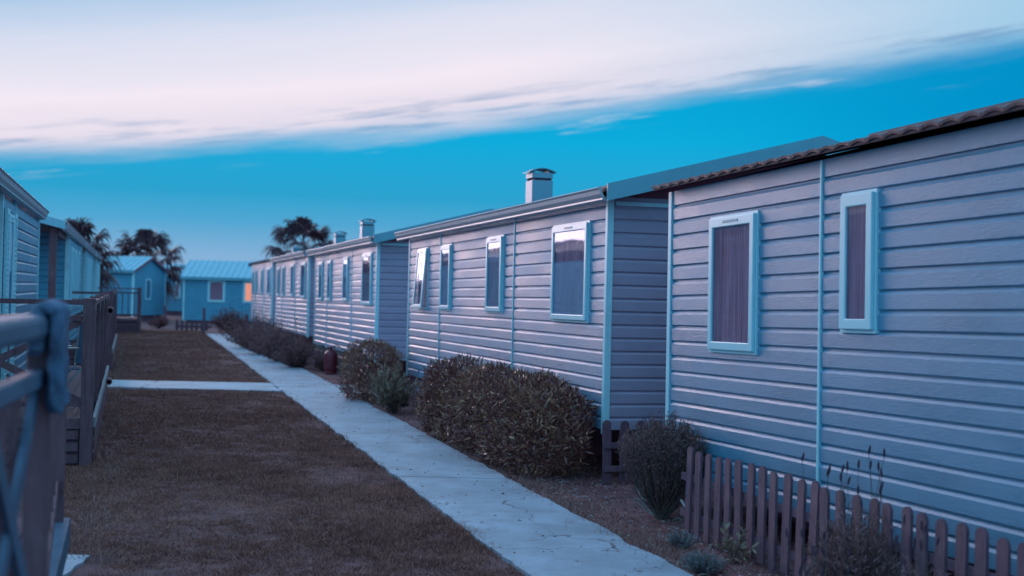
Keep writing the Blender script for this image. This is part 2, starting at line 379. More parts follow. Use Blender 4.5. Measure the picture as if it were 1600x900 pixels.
# ------------------------------------------------------------------ mobile homes
ROW = .125
def board_profile(h=ROW):
    # outward distance and height: lapped plank with a chamfered upper edge
    return [(0,0),(.018,.001),(.0220,.006),(.0245,h-.033),(.012,h-.015),(.003,h-.012),(.002,h+.002),(0,h+.002)]
_bc = {}
def board_mesh(length, face, h=ROW):
    key = (round(length,3), face, round(h,4))
    if key not in _bc:
        pr = board_profile(h); mb = MB()
        if face == '-x': mb.prism([(-d, z) for d, z in pr], 'y', 0, length)
        else: mb.prism([(-d, z) for d, z in pr], 'x', 0, length)      # face '-y', running along +x
        _bc[key] = mb
    return _bc[key]
_bm = {}
def boards(parent, face, spans, rows, z0, m, single=True, fixed=0.0, h=ROW):
    """horizontal cladding: one object per board, or one joined part for far walls"""
    if single:
        for a, b in spans:
            key = (round(b-a,3), face, m.name, round(h,4))
            if key not in _bm: _bm[key] = board_mesh(b-a, face, h).mesh('siding_board', m)
            for r in range(rows):
                loc = (fixed, a, z0+r*h) if face == '-x' else (a, fixed, z0+r*h)
                o = link('siding_board', _bm[key], parent, loc)
                o.rotation_euler = (RNG.uniform(-.0015,.0015), 0, 0) if face == '-x' else (0, RNG.uniform(-.0008,.0008), 0)
    else:
        mb = MB()
        for a, b in spans:
            src = board_mesh(b-a, face, h)
            for r in range(rows):
                off = (fixed, a, z0+r*h) if face == '-x' else (a, fixed, z0+r*h)
                mb.add([(x+off[0], y+off[1], z+off[2]) for x,y,z in src.v], src.f)
        mb.build('siding', m, parent)

def ring(x0, x1, o, i):
    """rectangular ring (mitred) between x0 and x1; o and i = (y0,y1,z0,z1) outer and inner"""
    vs = []
    for x in (x0, x1):
        for r in (o, i): vs += [(x,r[0],r[2]),(x,r[1],r[2]),(x,r[1],r[3]),(x,r[0],r[3])]
    fs = []
    for k in range(4):
        j = (k+1)%4
        fs += [(k,j,4+j,4+k), (8+k,12+k,12+j,8+j), (k,8+k,8+j,j), (4+k,4+j,12+j,12+k)]
    return MB().add(vs, fs)
def window(parent, y0, y1, z0, z1, fw=.065, vent=True, opened=0, blind=.0, curtain=M_curtain, lit=False, face='-x', fixed=0.0, sill=False):
    """frame on a flange, sash, pane, curtain, vent; wall face at x=0 looking along -x"""
    rt = (0,0,0) if face == '-x' else (0,0,PI/2)                       # turned so that it looks along -y
    base = ring(-.036, -.0, (y0,y1,z0,z1), (y0+.03,y1-.03,z0+.03,z1-.03)).build('window', M_frame, parent, rot=rt)
    base.location = (fixed,0,0) if face == '-x' else (0,fixed,0)
    iy0, iy1, iz0, iz1 = y0+.018, y1-.022, z0+.022, z1-.018
    hinge = iz1
    sash = ring(-.026, 0, (iy0,iy1,iz0-hinge,0), (iy0+fw,iy1-fw,iz0+fw-hinge,-fw-.012))
    s = sash.build('sash', M_frame, base, (-.0365,0,hinge), (0,opened,0), bevel=.007)
    g = MB().box(-.016, -.012, iy0+fw-.004, iy1-fw+.004, iz0+fw-.004-hinge, -fw-.008).build('pane', M_glass, base, (-.0365,0,hinge), (0,opened,0))
    # curtain with folds, right behind the pane
    mb = MB(); ny = max(8, int((y1-y0)/.012)); ct = []
    for i in range(ny+1):
        y = iy0+fw+(iy1-iy0-2*fw)*i/ny
        x = -.034+.004*math.sin(i*1.1+math.sin(i*.37)*2)
        ct.append((x,y))
    ztop = iz1-fw*.5; zb = iz0+fw*.5
    if not lit: zc = zb
    mb.add([(x,y,zb) for x,y in ct]+[(x,y,ztop) for x,y in ct], [(i,i+1,ny+2+i,ny+1+i) for i in range(ny)])
    mb.build('curtain', M_lit if lit else curtain, base)
    if blind:
        MB().box(-.0405, -.0395, iy0+fw*.6, iy1-fw*.6, zb+.0*blind, zb+(ztop-zb)*blind).build('blind', M_blind, base)
    if vent:
        ym = (y0+y1)/2; hw = min(.12, (y1-y0)*.24)
        MB().box(-.0665, -.058, ym-hw, ym+hw, iz1-fw*.62-.006, iz1-fw*.62+.012).build('vent', M_barge, base)
    if sill: MB().box(-.080, -.002, y0-.0, y1+.0, z0-.022, z0-.003).build('sill', M_frame, base)
    return base

def tile_roof(parent, W, L, zE, rise, ov, oe, wav=.18, amp=.011, name='roof', m=M_tile):
    """two slopes of pressed roof-tile sheet; waves run up the slope, with a step per course"""
    mb = MB(); ny = int((L+2*oe)/wav*6); courses = 6
    for side in (0,1):
        rows = []
        for c in range(courses):
            for e in (0,1):
                t = (c+(0 if e == 0 else .999))/courses
                row = []
                for j in range(ny+1):
                    y = -oe+(L+2*oe)*j/ny; ph = (y/wav)%1
                    wv = amp*(abs(math.sin(ph*PI))**.8*2-1)
                    x = -ov+(W/2+ov)*t; z = zE+rise*t+wv+(.013 if e == 0 else 0.0)
                    row.append((x if side == 0 else W-x, y, z))
                rows.append(row)
        # a lip folded down at the eave
        rows.insert(0, [(p[0]+(.004 if side == 0 else -.004), p[1], p[2]-.018) for p in rows[0]])
        k = len(mb.v); n = ny+1
        for r in rows: mb.v += r
        for i in range(len(rows)-1):
            for j in range(ny): mb.f.append((k+i*n+j, k+i*n+j+1, k+(i+1)*n+j+1, k+(i+1)*n+j))
    o = mb.build(name, m, parent)
    MB().tube([(W/2, -oe-.01, zE+rise+.004), (W/2, L+oe+.01, zE+rise+.004)], .045, 10).build('ridge_cap', m, parent)
    # underside
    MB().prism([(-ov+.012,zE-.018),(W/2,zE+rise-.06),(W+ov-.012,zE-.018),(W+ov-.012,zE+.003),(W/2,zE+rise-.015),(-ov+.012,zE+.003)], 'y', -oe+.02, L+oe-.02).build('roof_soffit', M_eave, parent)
    return o

def chimney(parent, x, y, z0, z1, s=.29):
    h = s/2
    c = MB().box(-h, h, -h, h, z0, z1-.16).build('chimney', M_chim, parent, (x,y,0), bevel=.006)
    mb = MB()
    for a in (-1,1):
        for b in (-1,1): mb.box(a*h*.8-.014, a*h*.8+.014, b*h*.8-.014, b*h*.8+.014, z1-.165, z1-.13)
    mb.box(-h*.7, h*.7, -h*.7, h*.7, z1-.165, z1-.10)
    mb.build('vent_gap', M_dark, c)
    MB().box(-h, h, -h, h, z1-.13, z1-.055).build('chimney_collar', M_chim, c, bevel=.005)
    mb = MB(); n = 12
    pr = [(-h*1.28+2*h*1.28*i/n, z1-.045+.05*math.sin(PI*i/n)) for i in range(n+1)]
    mb.prism(pr+[(p, q-.012) for p, q in pr[::-1]], 'y', -h*1.15, h*1.15)
    for a in (-1,1): mb.box(a*h*.75-.012, a*h*.75+.012, -h*.7, h*.7, z1-.057, z1-.012)
    mb.build('chimney_cap', M_barge, c)
    return c

def home(label, corner, z, L, W, H, tilt, battens, wins, single=True, ends=True, gutter=True, fascia=0.0, chim=None, m=M_side, roofz=0, rise=.56, group='mobile homes in a row right of the path', oe=.32, ov=.14, barge=True, rows=None, dark_edge=False):
    t = thing('mobile_home', label, 'mobile home', (corner[0], corner[1], z), (-tilt, 0, YAW), group)
    MB().box(.002, W, .002, L, 0, H).build('wall', M_side, t)
    MB().box(.7, W-.5, .5, L-.5, -z+.02, -.004).build('light_block', M_dark, t)  # dark box added under the floor to stop light showing through
    nrow = rows or int((H-fascia)/ROW)
    pts = [.027]+[b for b in battens]+[L-.027]
    spans = [(pts[i]+(.014 if i else 0), pts[i+1]-(.014 if i+2 < len(pts) else 0)) for i in range(len(pts)-1)]
    boards(t, '-x', spans, nrow, 0, m, single)
    if ends:
        boards(t, '-y', [(.031, W-.031)], int((H-.06)/ROW), 0, M_side, single)
        MB().box(.05, W-.05, -.03, .0, int((H-.06)/ROW)*ROW+.003, int((H-.06)/ROW)*ROW+.04).build('end_trim', M_trim, t)
    if fascia: MB().box(-.022, -.0, .05, L-.05, nrow*ROW+.003, H).build('fascia', m, t)
    elif H-nrow*ROW > .01: MB().box(-.024, -.0, .05, L-.05, nrow*ROW+.003, H).build('fascia', m, t)
    for b in battens: MB().box(-.034, 0, b-.0125, b+.0125, -.02, H-.003).build('batten', M_trim, t, bevel=.006)
    for y in (0, L):
        mb = MB().prism([(-.034,-.034),(.030,-.034),(.030,-.0005),(-.0005,-.0005),(-.0005,.026),(-.034,.026)], 'z', -.035, H-.002)
        if y: mb.v = [(a, L-b, c) for a,b,c in mb.v]
        mb.build('corner_trim', M_trim, t, bevel=.004)
    for wd in wins: window(t, *wd[0], **wd[1])
    zE = H+.045+roofz
    tile_roof(t, W, L, zE, rise, ov, oe)
    if barge:
        for y in (-oe-.028, L+oe):
            mb = MB().prism([(-ov-.02,zE-.115),(W/2,zE+rise-.12),(W+ov+.02,zE-.115),(W+ov+.02,zE+.045),(W/2,zE+rise+.055),(-ov-.02,zE+.045)], 'y', y, y+.028)
            mb.build('barge_board', M_barge, t)
    # gable closing panel under the verge; the overhang's shadow is painted as dark brown
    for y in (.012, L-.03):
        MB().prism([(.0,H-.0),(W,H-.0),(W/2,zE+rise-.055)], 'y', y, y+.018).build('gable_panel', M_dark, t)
    if gutter:
        # ogee gutter with bright upper and lower lips
        pr = [(-ov-.085,zE+.015),(-ov-.095,zE+.004),(-ov-.078,zE-.012),(-ov-.070,zE-.05),(-ov-.045,zE-.085),(-ov-.045,zE-.10),(-ov-.02,zE-.11),(-ov+.03,zE-.11),(-ov+.03,zE-.095),(-ov-.02,zE-.08),(-ov-.05,zE-.03),(-ov-.06,zE+.012)]
        MB().prism(pr, 'y', -oe+.04, L+oe-.04).build('gutter', M_gutter, t)
    if chim: chimney(t, chim[0], chim[1], zE+rise*(chim[0]-.35)/(W/2), chim[2])
    return t

def wset(s, opened=0.0, blind=True):
    return [((.45*s, 1.56*s, 1.0, 2.01), dict(fw=.055, blind=.62 if blind else 0)),
            ((3.42*s, 4.13*s, 1.05, 2.0), dict(fw=.055, blind=.80 if blind else 0)),
            ((5.97*s, 6.55*s, 1.05, 1.99), dict(fw=.052, vent=False, blind=.7 if blind else 0)),
            ((7.42*s, 8.05*s, 1.05, 1.99), dict(fw=.052, vent=False, opened=opened, blind=0))]

# nearest home on the right: its far corner is in view, its near end is behind the camera
LA, YA = 8.3, math.atan(.3145)
ua = Vector((-math.sin(YA), math.cos(YA), 0)); cA = Vector((1.354,10.7,0))-ua*LA
def sA(y): return (y-cA.y)/ua.y
A = home('nearest grey mobile home on the right, with wavy tiled eave and no gutter', (cA.x, cA.y), .445, LA, 4.0, 2.37, .0204, [3.4, sA(8.43)],
    [((sA(9.24), sA(9.97), 1.05, 2.10), dict(fw=.062)), ((sA(7.80), sA(8.18), 1.23, 2.12), dict(fw=.066, vent=False))], ends=False, gutter=False, fascia=.12, rows=18, m=M_side_a, roofz=-.015, oe=.14, ov=.15, barge=False)
A.rotation_euler.z = YA
B = home('mobile home with tall capped chimney behind the big clipped hedge', (.913,12.1), .49, 8.75, 4.1, 2.21, .0070, [3.0, 6.66], wset(1, .075), m=M_side_b, chim=(.9,4.97,2.98))
Cc = home('mobile home with the red gas bottle standing at its wall', (-2.478,23.6), .47, 7.9, 4.1, 2.21, .006, [2.7, 5.95], wset(.89), chim=(.9,6.15,2.98), m=M_side_b)
D = home('small far mobile home between the gas bottle home and the last one of the row', (-5.46,34.4), .49, 7.6, 4.1, 2.21, .005, [2.6, 5.9], wset(.87), single=False, chim=(1.0,1.2,2.9), m=M_side_b)
E = home('farthest mobile home of the right row beside the lit window', (-8.42,45.0), .49, 7.4, 4.1, 2.21, .004, [2.6, 5.9], wset(.86), single=False, gutter=False, chim=(1.0,1.5,2.85), m=M_side_b)

# reed screen closing the space under the third home
mb = MB()
for i in range(300):
    y = .1+7.6*i/300; r = RNG.uniform(.006,.010)
    mb.box(-.09-RNG.uniform(0,.02), -.07, y, y+2*r, -.47, -.02-RNG.uniform(0,.05))
rs = thing('reed_screen', 'brown reed screen closing the gap below the home with the gas bottle', 'screen', (-2.478,23.6,.47), (0,0,YAW))
mb.build('reeds', M_reed, rs); tag(rs.children[0], kind='stuff')
mb = MB()
for z in (-.12,-.36): mb.tube([(-.115,.1,z),(-.115,7.7,z)], .004, 5)
mb.build('wire', M_steel, rs)

# ------------------------------------------------------------------ left homes
def home_left(label, y0, y1, porch, single, shutters, off=-1.20, group='mobile homes left of the lawn', zb=.50, H=2.2):
    """long wall looks right, towards the lawn; porch = length of the covered terrace at the near end"""
    def P(y): return Vector((off-.2986*y, y, 0))
    p0 = P(y0); yaw = math.atan(.2986); L = (P(y1)-p0).length
    t = thing('mobile_home', label, 'mobile home', (p0.x, p0.y, zb), (0,0,yaw), group)
    W = 4.0
    # local: wall at x=0 looking +x; body lies at negative x
    a = porch
    MB().box(-W, -.002, a+.002, L, 0, H).build('wall', M_far if not single else M_side, t)
    def mirror(mbx): mbx.v = [(-x,y,z) for x,y,z in mbx.v]; mbx.f = [f[::-1] for f in mbx.f]; return mbx
    key = ('L', round(L-a,2))
    n = int(H/ROW)
    if single:
        spans = [(a+.06, a+1.55), (a+1.59, L-.05)]
        for s0, s1 in spans:
            src = board_mesh(s1-s0, '-x'); mm = MB(); mm.v = list(src.v); mm.f = list(src.f); me = mirror(mm).mesh('siding_board', M_side_a)
            for r in range(n): link('siding_board', me, t, (0, s0, r*ROW))
        MB().box(0, .034, a+1.552, a+1.588, 0, H).build('batten', M_trim, t)
    else:
        src = board_mesh(L-a-.1, '-x'); mm = MB()
        for r in range(n): mm.add([(-x, y+a+.05, z+r*ROW) for x,y,z in src.v], [f[::-1] for f in src.f])
        mm.build('siding', M_far, t)
    MB().box(-.05, .034, a-.03, a+.05, -.03, H).build('corner_trim', M_trim, t)
    MB().box(-.05, .034, L-.05, L+.03, -.03, H).build('corner_trim', M_trim, t)
    # porch end wall looking at the camera, with glazed door
    boards(t, '-y', [(-W+.05, -.06)], n, 0, M_side_a if single else M_far, False, fixed=a)
    if porch > .5:
        d = MB().box(-1.9, -.55, a-.05, a-.02, 0, 2.0).build('door', M_frame, t)
        for x in (-1.82, -1.2): MB().box(x, x+.55, a-.056, a-.051, .12, 1.9).build('pane', M_glass, d)
        for x in (-1.82, -1.2): MB().box(x, x+.55, a-.0505, a-.0502, .12, 1.9).build('curtain', M_curtain, d)
        MB().box(-.17, -.05, .05, .17, -zb+.03, H+.02).build('porch_post', M_wood, t)
        MB().box(-W, -.02, -.02, a, H+.0, H+.03).build('porch_ceiling', M_wood, t)
        MB().box(-.14, -.03, .17, a, H-.14, H-.002).build('porch_beam', M_wood, t)
    ws = [(a+.45, a+1.05)] if shutters else [(a+.7, a+1.3), (a+2.2, a+2.8), (a+3.9, a+4.5)]
    for s0, s1 in ws:
        wnd = window(t, -s1, -s0, .25 if shutters else .75, 1.98, fw=.07, vent=shutters, blind=.95, sill=False)
        wnd.rotation_euler = (0,0,PI)
        if shutters:
            for q0 in (s0-.30, s1+.02):
                sh = ring(0, .03, (q0,q0+.28,.22,2.0), (q0+.045,q0+.235,.28,1.94)).build('shutter', M_trim, t, (.036,0,0))
                mb = MB()
                for k in range(30):
                    z = .285+k*.055
                    mb.add([(.002,q0+.044,z+.035),(.028,q0+.044,z),(.028,q0+.236,z),(.002,q0+.236,z+.035)], [(0,1,2,3)])
                for v in range(1): mb.build('louvres', M_trim, sh)
    # roof slope with gutter on the lawn side
    zE = H+.05; rise = .5; oe = .15
    mb = MB().prism([(.06,zE),(-W/2,zE+rise),(-W-.14,zE),(-W-.14,zE-.05),(-W/2,zE+rise-.05),(.06,zE-.05)], 'y', -oe, L+oe)
    mb.build('roof', M_tile, t)
    MB().prism([(.145,zE+.015),(.155,zE+.004),(.138,zE-.012),(.125,zE-.05),(.10,zE-.085),(.10,zE-.10),(.075,zE-.11),(.037,zE-.11),(.037,zE-.095),(.075,zE-.08),(.10,zE-.03),(.12,zE+.012)], 'y', -oe+.02, L+oe-.02).build('gutter', M_gutter, t)
    for y in (-oe-.03, L+oe):
        MB().prism([(.09,zE-.10),(-W/2,zE+rise-.10),(-W-.16,zE-.10),(-W-.16,zE+.04),(-W/2,zE+rise+.04),(.09,zE+.04)], 'y', y, y+.028).build('barge_board', M_metal, t)
    return t
home_left('mobile home with white louvred shutters at the left edge', 9.6, 18.1, 3.45, True, True, off=-1.33)
home_left('mobile home with covered porch next to the one with shutters', 21.6, 30.8, 3.0, False, False)
home_left('far left mobile home whose porch post stands nearest the hut', 31.6, 40.6, 2.3, False, False)
home_left('last mobile home of the left row, mostly hidden', 42.0, 49.0, 2.0, False, False)

# ------------------------------------------------------------------ far huts
def hut(label, corner, yaw, L, W, H, zb, rise, wins, seam=.30, slot=None, name='hut', cat='hut', group='huts across the end of the lawn'):
    """local: front wall along +x at y=0 looking -y; gable end at x=L; ridge along x"""
    t = thing(name, label, cat, (corner[0], corner[1], zb), (0,0,yaw), group)
    MB().box(0, L, .0, W, 0, H).prism([(0,H-.001),(W,H-.001),(W/2,H+rise)], 'x', 0, L).build('wall', M_far, t)
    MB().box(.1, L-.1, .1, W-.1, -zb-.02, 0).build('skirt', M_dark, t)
    boards(t, '-y', [(.06, L-.06)], int(H/.16), 0, M_far, False, h=.16)
    # cladding of the gable end
    mb = MB(); n = int((H+rise)/.16)
    for r in range(n):
        z = r*.16; k = max(0, (z+.16-H)/rise)
        if k >= .98: break
        y0 = W/2*k+.05; y1 = W-W/2*k-.05
        mb.add([(L+d, y, z+h) for d, h in board_profile(.16) for y in (y0, y1)], [(2*i, 2*i+2, 2*i+3, 2*i+1) for i in range(7)])
    mb.build('gable_siding', M_far, t)
    for x in (0, L): MB().box(x-.045, x+.045, -.04, .05, -.05, H).build('corner_trim', M_trim, t)
    MB().box(L-.045, L+.04, W-.05, W+.03, -.05, H).build('corner_trim', M_trim, t)
    ov = .18; oe = .15
    mb = MB().prism([(-ov,H-.0-ov*rise/(W/2)+.05),(W/2,H+rise+.05),(W+ov,H-ov*rise/(W/2)+.05),(W+ov,H-ov*rise/(W/2)+.01),(W/2,H+rise+.01),(-ov,H-ov*rise/(W/2)+.01)], 'x', -oe, L+oe)
    r = mb.build('roof', M_metal, t)
    mb = MB(); x = -oe+.02
    while x < L+oe-.03:
        for y0, y1 in ((-ov, W/2), (W+ov, W/2)):
            mb.bar((x, y0, H-ov*rise/(W/2)+.065), (x, y1, H+rise+.065), .035, .045)
        x += seam
    mb.build('seams', M_metal, r)
    MB().box(-oe, L+oe, -ov-.03, -ov-.002, H-ov*rise/(W/2)-.09, H-ov*rise/(W/2)+.045).build('fascia', M_barge, t)
    for x in (-oe-.02, L+oe):
        MB().prism([(-ov,H-ov*rise/(W/2)-.08),(W/2,H+rise-.08),(W+ov,H-ov*rise/(W/2)-.08),(W+ov,H-ov*rise/(W/2)+.04),(W/2,H+rise+.04),(-ov,H-ov*rise/(W/2)+.04)], 'x', x, x+.02).build('barge_board', M_dark, t)
    for (x0, x1, z0, z1, lit) in wins:
        wd = window(t, -x1, -x0, z0, z1, fw=.10, vent=False, lit=lit, face='-y', sill=False)
    if slot:
        y0, y1, z0, z1 = slot
        f = ring(0, .03, (y0,y1,z0,z1), (y0+.07,y1-.07,z0+.07,z1-.07)).build('window', M_frame, t, (L+.02,0,0))
        MB().box(.005, .012, y0+.07, y1-.07, z0+.07, z1-.07).build('pane', M_glass, f)
    return t
# hut left of the far palm: corner between its two visible walls near (-17.8, 60)
g = Vector((.6,3.2)).normalized(); ax = Vector((g.y,-g.x)); yawF = math.atan2(ax.y, ax.x)
hut('hut with pale metal roof and gable turned to the lawn, in front of the palm', (-17.76-ax.x*6.0, 60-ax.y*6.0), yawF, 6.0, 3.3, 2.15, .30, .62, [], slot=(1.2,1.75,.75,1.75))
hut('small dark hut squeezed between two other huts', (-20.95, 76.0), -.10, 2.0, 2.8, 2.2, .25, .55, [(.9,1.35,.75,1.75,False)], name='hut')
hut('hut with one lit window and a pale metal roof at the end of the path', (-15.75, 61.5), .02, 5.6, 3.4, 2.12, .12, .75, [(1.13,1.98,.88,1.98,False),(2.82,3.6,.88,1.96,True)])

# ------------------------------------------------------------------ picket fences
def picket_fence(label, start, yaw, n, sp, h, gone=(), group='picket fences below the mobile homes', wpk=.082, zvar=.012):
    t = thing('picket_fence', label, 'picket fence', (start[0], start[1], 0), (0,0,yaw), group)
    L = n*sp
    for z in (.16, h-.20): MB().box(.010, .030, -.05, L, z-.028, z+.028).build('rail', M_picket, t, bevel=.004)
    r = wpk/2; ks = 7; hs = h-r
    pr = [(-r,0),(r,0),(r,hs)]+[(r*math.cos(PI*k/ks), hs+r*math.sin(PI*k/ks)) for k in range(1,ks)]+[(-r,hs)]
    me = MB().prism(pr, 'x', -.010, .009).mesh('picket', M_picket)
    for i in range(n):
        if i in gone: continue
        o = link('picket', me, t, (0, i*sp+RNG.uniform(-.008,.008), .03+RNG.uniform(-zvar,zvar)))
        o.rotation_euler = (RNG.uniform(-.025,.025), RNG.uniform(-.015,.015), RNG.uniform(-.04,.04))
    return t
# along the nearest wall, from behind the camera's right to the rosemary
fs = Vector((4.30-.3145*4.6, 4.6))
picket_fence('long picket fence along the nearest home, lavender growing before it', fs, YA, 33, .158, .63)
# return across the gap between the two nearest homes
picket_fence('short picket fence closing the gap at the corner of the chimney home', (.93, 11.86), -PI/2+YAW+.05, 6, .165, .575, wpk=.085)

# ------------------------------------------------------------------ wooden terraces (left)
def terrace(label, y0, y1, zd=.45, zr=1.59, depth=1.7, baluster=False, end_open=False, off=0.0, group='wooden terraces left of the lawn', parts=True):
    p0 = Vector((deck_line(y0)+off, y0, 0)); p1 = Vector((deck_line(y1)+off, y1, 0)); yaw = math.atan(.2986); L = (p1-p0).length
    t = thing('wooden_terrace', label, 'terrace', p0, (0,0,yaw), group)
    # local: outer edge at x=0, deck to -x, y away
    nb = int(depth/.125); me = MB().box(0, .115, 0, L, 0, .028).mesh('deck_board', M_wood)
    for i in range(nb): link('deck_board', me, t, (-.04-.12*(i+1), .0, zd-.028))
    # skirt boards at the near end and along the side
    for k, z in enumerate((.03, .145, .26)):
        MB().box(-depth, -.12, -.022, .0, z, z+.085).build('skirt_board', M_wood, t)
        MB().box(.0, .022, .12, L-.1, z, z+.085).build('skirt_board', M_wood, t)
    MB().box(.0, .030, .10, L-.1, zd-.09, zd+.008).build('deck_edge', M_lightwood, t)
    MB().box(-depth, -.1, -.030, -.0, zd-.09, zd+.008).build('deck_edge', M_wood, t)
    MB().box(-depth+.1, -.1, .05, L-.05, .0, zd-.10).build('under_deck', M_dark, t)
    pc = MB().box(-.058, .058, -.058, .058, 0, zr+.02).mesh('post', M_wood)
    ny = max(2, int(round(L/2.0)))
    for i in range(ny+1): bev(link('post', pc, t, (-.05, .0+L*i/ny, 0)), .006)
    for x in (-depth,): bev(link('post', pc, t, (x, 0, 0)), .006)
    # rails: end (looking at the camera) and side
    for z, h, wd in ((zr-.045, .045, .12), (zr-.20, .05, .04), (zd+.12, .05, .04)):
        MB().box(-depth+.06, -.11, -wd/2, wd/2, z, z+h).build('rail', M_wood, t)
        for i in range(ny): MB().box(-.05-wd/2, -.05+wd/2, L*i/ny+.06, L*(i+1)/ny-.06, z, z+h).build('rail', M_wood, t)
    if baluster:
        bme = MB().box(-.02, .02, -.02, .02, zd+.17, zr-.20).mesh('baluster', M_wood)
        x = -.24
        while x > -depth+.1: link('baluster', bme, t, (x, 0, 0)); x -= .2
    # crossed braces in each side bay
    for i in range(ny):
        ya, yb = L*i/ny+.07, L*(i+1)/ny-.07
        for s, xo in ((0,-.045),(1,-.055)):
            a, b = (zd+.17, zr-.20) if s == 0 else (zr-.20, zd+.17)
            MB().bar((xo, ya, a), (xo, yb, b), .012, .07, up=(0,0,1)).build('brace', M_wood, t)
    for s in (0,1):
        a, b = (zd+.17, zr-.20) if s == 0 else (zr-.20, zd+.17)
        if not baluster: MB().bar((-.12, (-.006,.006)[s], a), (-depth+.07, (-.006,.006)[s], b), .012, .07).build('brace', M_wood, t)
    for i in range(0, ny+1):
        MB().box(-.06, .011, L*i/ny-.03, L*i/ny+.03, zr-.10, zr-.03).build('bracket', M_steel, t)
    return t
T1 = terrace('dark wooden terrace with crossed railings in front of the shuttered home', 12.3, 20.4)
T2 = terrace('wooden terrace farther along the lawn, beyond the crossing path', 25.6, 33.6)
T3 = terrace('most distant railed terrace before the hut, with upright balusters', 46.2, 49.5, zd=.52, zr=1.63, depth=2.4, baluster=True, off=.75)

for z in (.57, .86, 1.09):
    MB().box(-.32, -.115, -.034, -.010, z-.03, z+.03).build('rail', M_lightwood, T2)
# foreground railing, close to the camera and out of focus
T0 = thing('wooden_terrace', 'blurred wooden terrace rail close by at the left edge, towel hung on it', 'terrace', (0,0,0), (0,0,0), 'wooden terraces left of the lawn')
def dl0(y): return -.619-.216*y
def bx0(name, ya, yb, xo, wd, z0, z1, m, b=.006):
    p, q = Vector((dl0(ya)+xo, ya, (z0+z1)/2)), Vector((dl0(yb)+xo, yb, (z0+z1)/2))
    return MB().bar(p, q, wd, z1-z0).build(name, m, T0, bevel=b)
bx0('handrail', 1.9, 4.02, -.02, .12, 1.575, 1.650, M_rail, .02)
bx0('rail', 1.9, 4.1, 0, .045, 1.42, 1.475, M_rail)
bx0('rail', 1.9, 4.1, 0, .045, .62, .68, M_rail)
for y in (2.2, 3.12, 4.1):
    MB().box(-.038, .038, -.045, .045, 0, 1.60 if y < 4 else 1.655).build('post', M_wood, T0, (dl0(y), y, 0), (0,0,YAW), bevel=.006)
for ya, yb in ((2.27,3.05),(3.19,4.03)):
    for s in (0,1):
        a, b = (.68,1.42) if s == 0 else (1.42,.68)
        MB().bar((dl0(ya)+.004*s, ya, a), (dl0(yb)+.004*s, yb, b), .02, .07).build('brace', M_rail, T0)
    for k in range(1,4):
        y = ya+(yb-ya)*k/4
        MB().box(-.012, .012, -.035, .035, .68, 1.42).build('baluster', M_wood, T0, (dl0(y)-.03, y, 0), (0,0,YAW))
def dl1(y): return -.38-.2986*y
def bx1(name, ya, yb, xo, wd, z0, z1, m):
    return MB().bar((dl1(ya)+xo, ya, (z0+z1)/2), (dl1(yb)+xo, yb, (z0+z1)/2), wd, z1-z0).build(name, m, T0, bevel=.006)
bx1('deck_edge', 2.6, 7.1, .035, .10, .30, .45, M_rail)
bx1('skirt_board', 2.6, 7.1, -.012, .03, .04, .28, M_wood)
for i in range(9): bx1('deck_board', 2.6, 7.1, -.08-i*.125, .115, .42, .448, M_wood)
MB().box(-.05, .05, -.05, .05, 0, 1.60).build('post', M_wood, T0, (dl1(7.0), 7.0, 0), (0,0,YAW), bevel=.006)
for z0, z1 in ((1.55,1.60),(1.40,1.45),(.62,.68)):
    MB().bar((dl0(4.16), 4.16, (z0+z1)/2), (dl1(6.94), 6.94, (z0+z1)/2), .045, z1-z0).build('rail', M_wood, T0)
for k in range(1,6):
    t_ = k/6; MB().box(-.012, .012, -.035, .035, .68, 1.40).build('baluster', M_wood, T0, (dl0(4.16)*(1-t_)+dl1(6.94)*t_, 4.16+2.78*t_, 0), (0,0,YAW))

# towel draped over the end post and rail
def towel():
    nu, nv = 22, 70; vs = []
    for i in range(nu+1):
        u = i/nu-.5
        for j in range(nv+1):
            v = j/nv
            # profile across the rail: down the far side, over the top, down the lawn side
            s = v*.56
            if s < .13: x, z = -.046, -.115+s-.015
            elif s < .26:
                a = (s-.13)/.13*PI; x, z = -.046*math.cos(a), .0+.030*math.sin(a)
            else: x, z = .046, -(s-.26)
            wr = mnoise.noise(Vector((u*5.0+3, s*9, 0)))*.022+mnoise.noise(Vector((u*14, s*13, 4)))*.016
            squeeze = 1-.28*min(1, max(0, (s-.22)/.2))
            y = u*.24*squeeze+mnoise.noise(Vector((s*7, u*2, 9)))*.016
            vs.append((x*(1+.10*math.sin(u*9+s*11))+wr, y, z+wr*.7+(-.05*abs(u)*(s > .26))))
    n = nv+1
    f = [(i*n+j, i*n+j+1, (i+1)*n+j+1, (i+1)*n+j) for i in range(nu) for j in range(nv)]
    mb = MB(); mb.v = vs; mb.f = f; mb.sm = True
    o = mb.build('towel', M_towel, None, (dl0(4.08)+.034, 4.06, 1.662), (0,0,YAW))
    sd = o.modifiers.new('thickness', 'SOLIDIFY'); sd.thickness = .038; sd.offset = -1
    sb = o.modifiers.new('smooth', 'SUBSURF'); sb.levels = 1; sb.render_levels = 1
    return tag(o, 'blue towel draped over the blurred wooden post at left', 'towel')
towel()

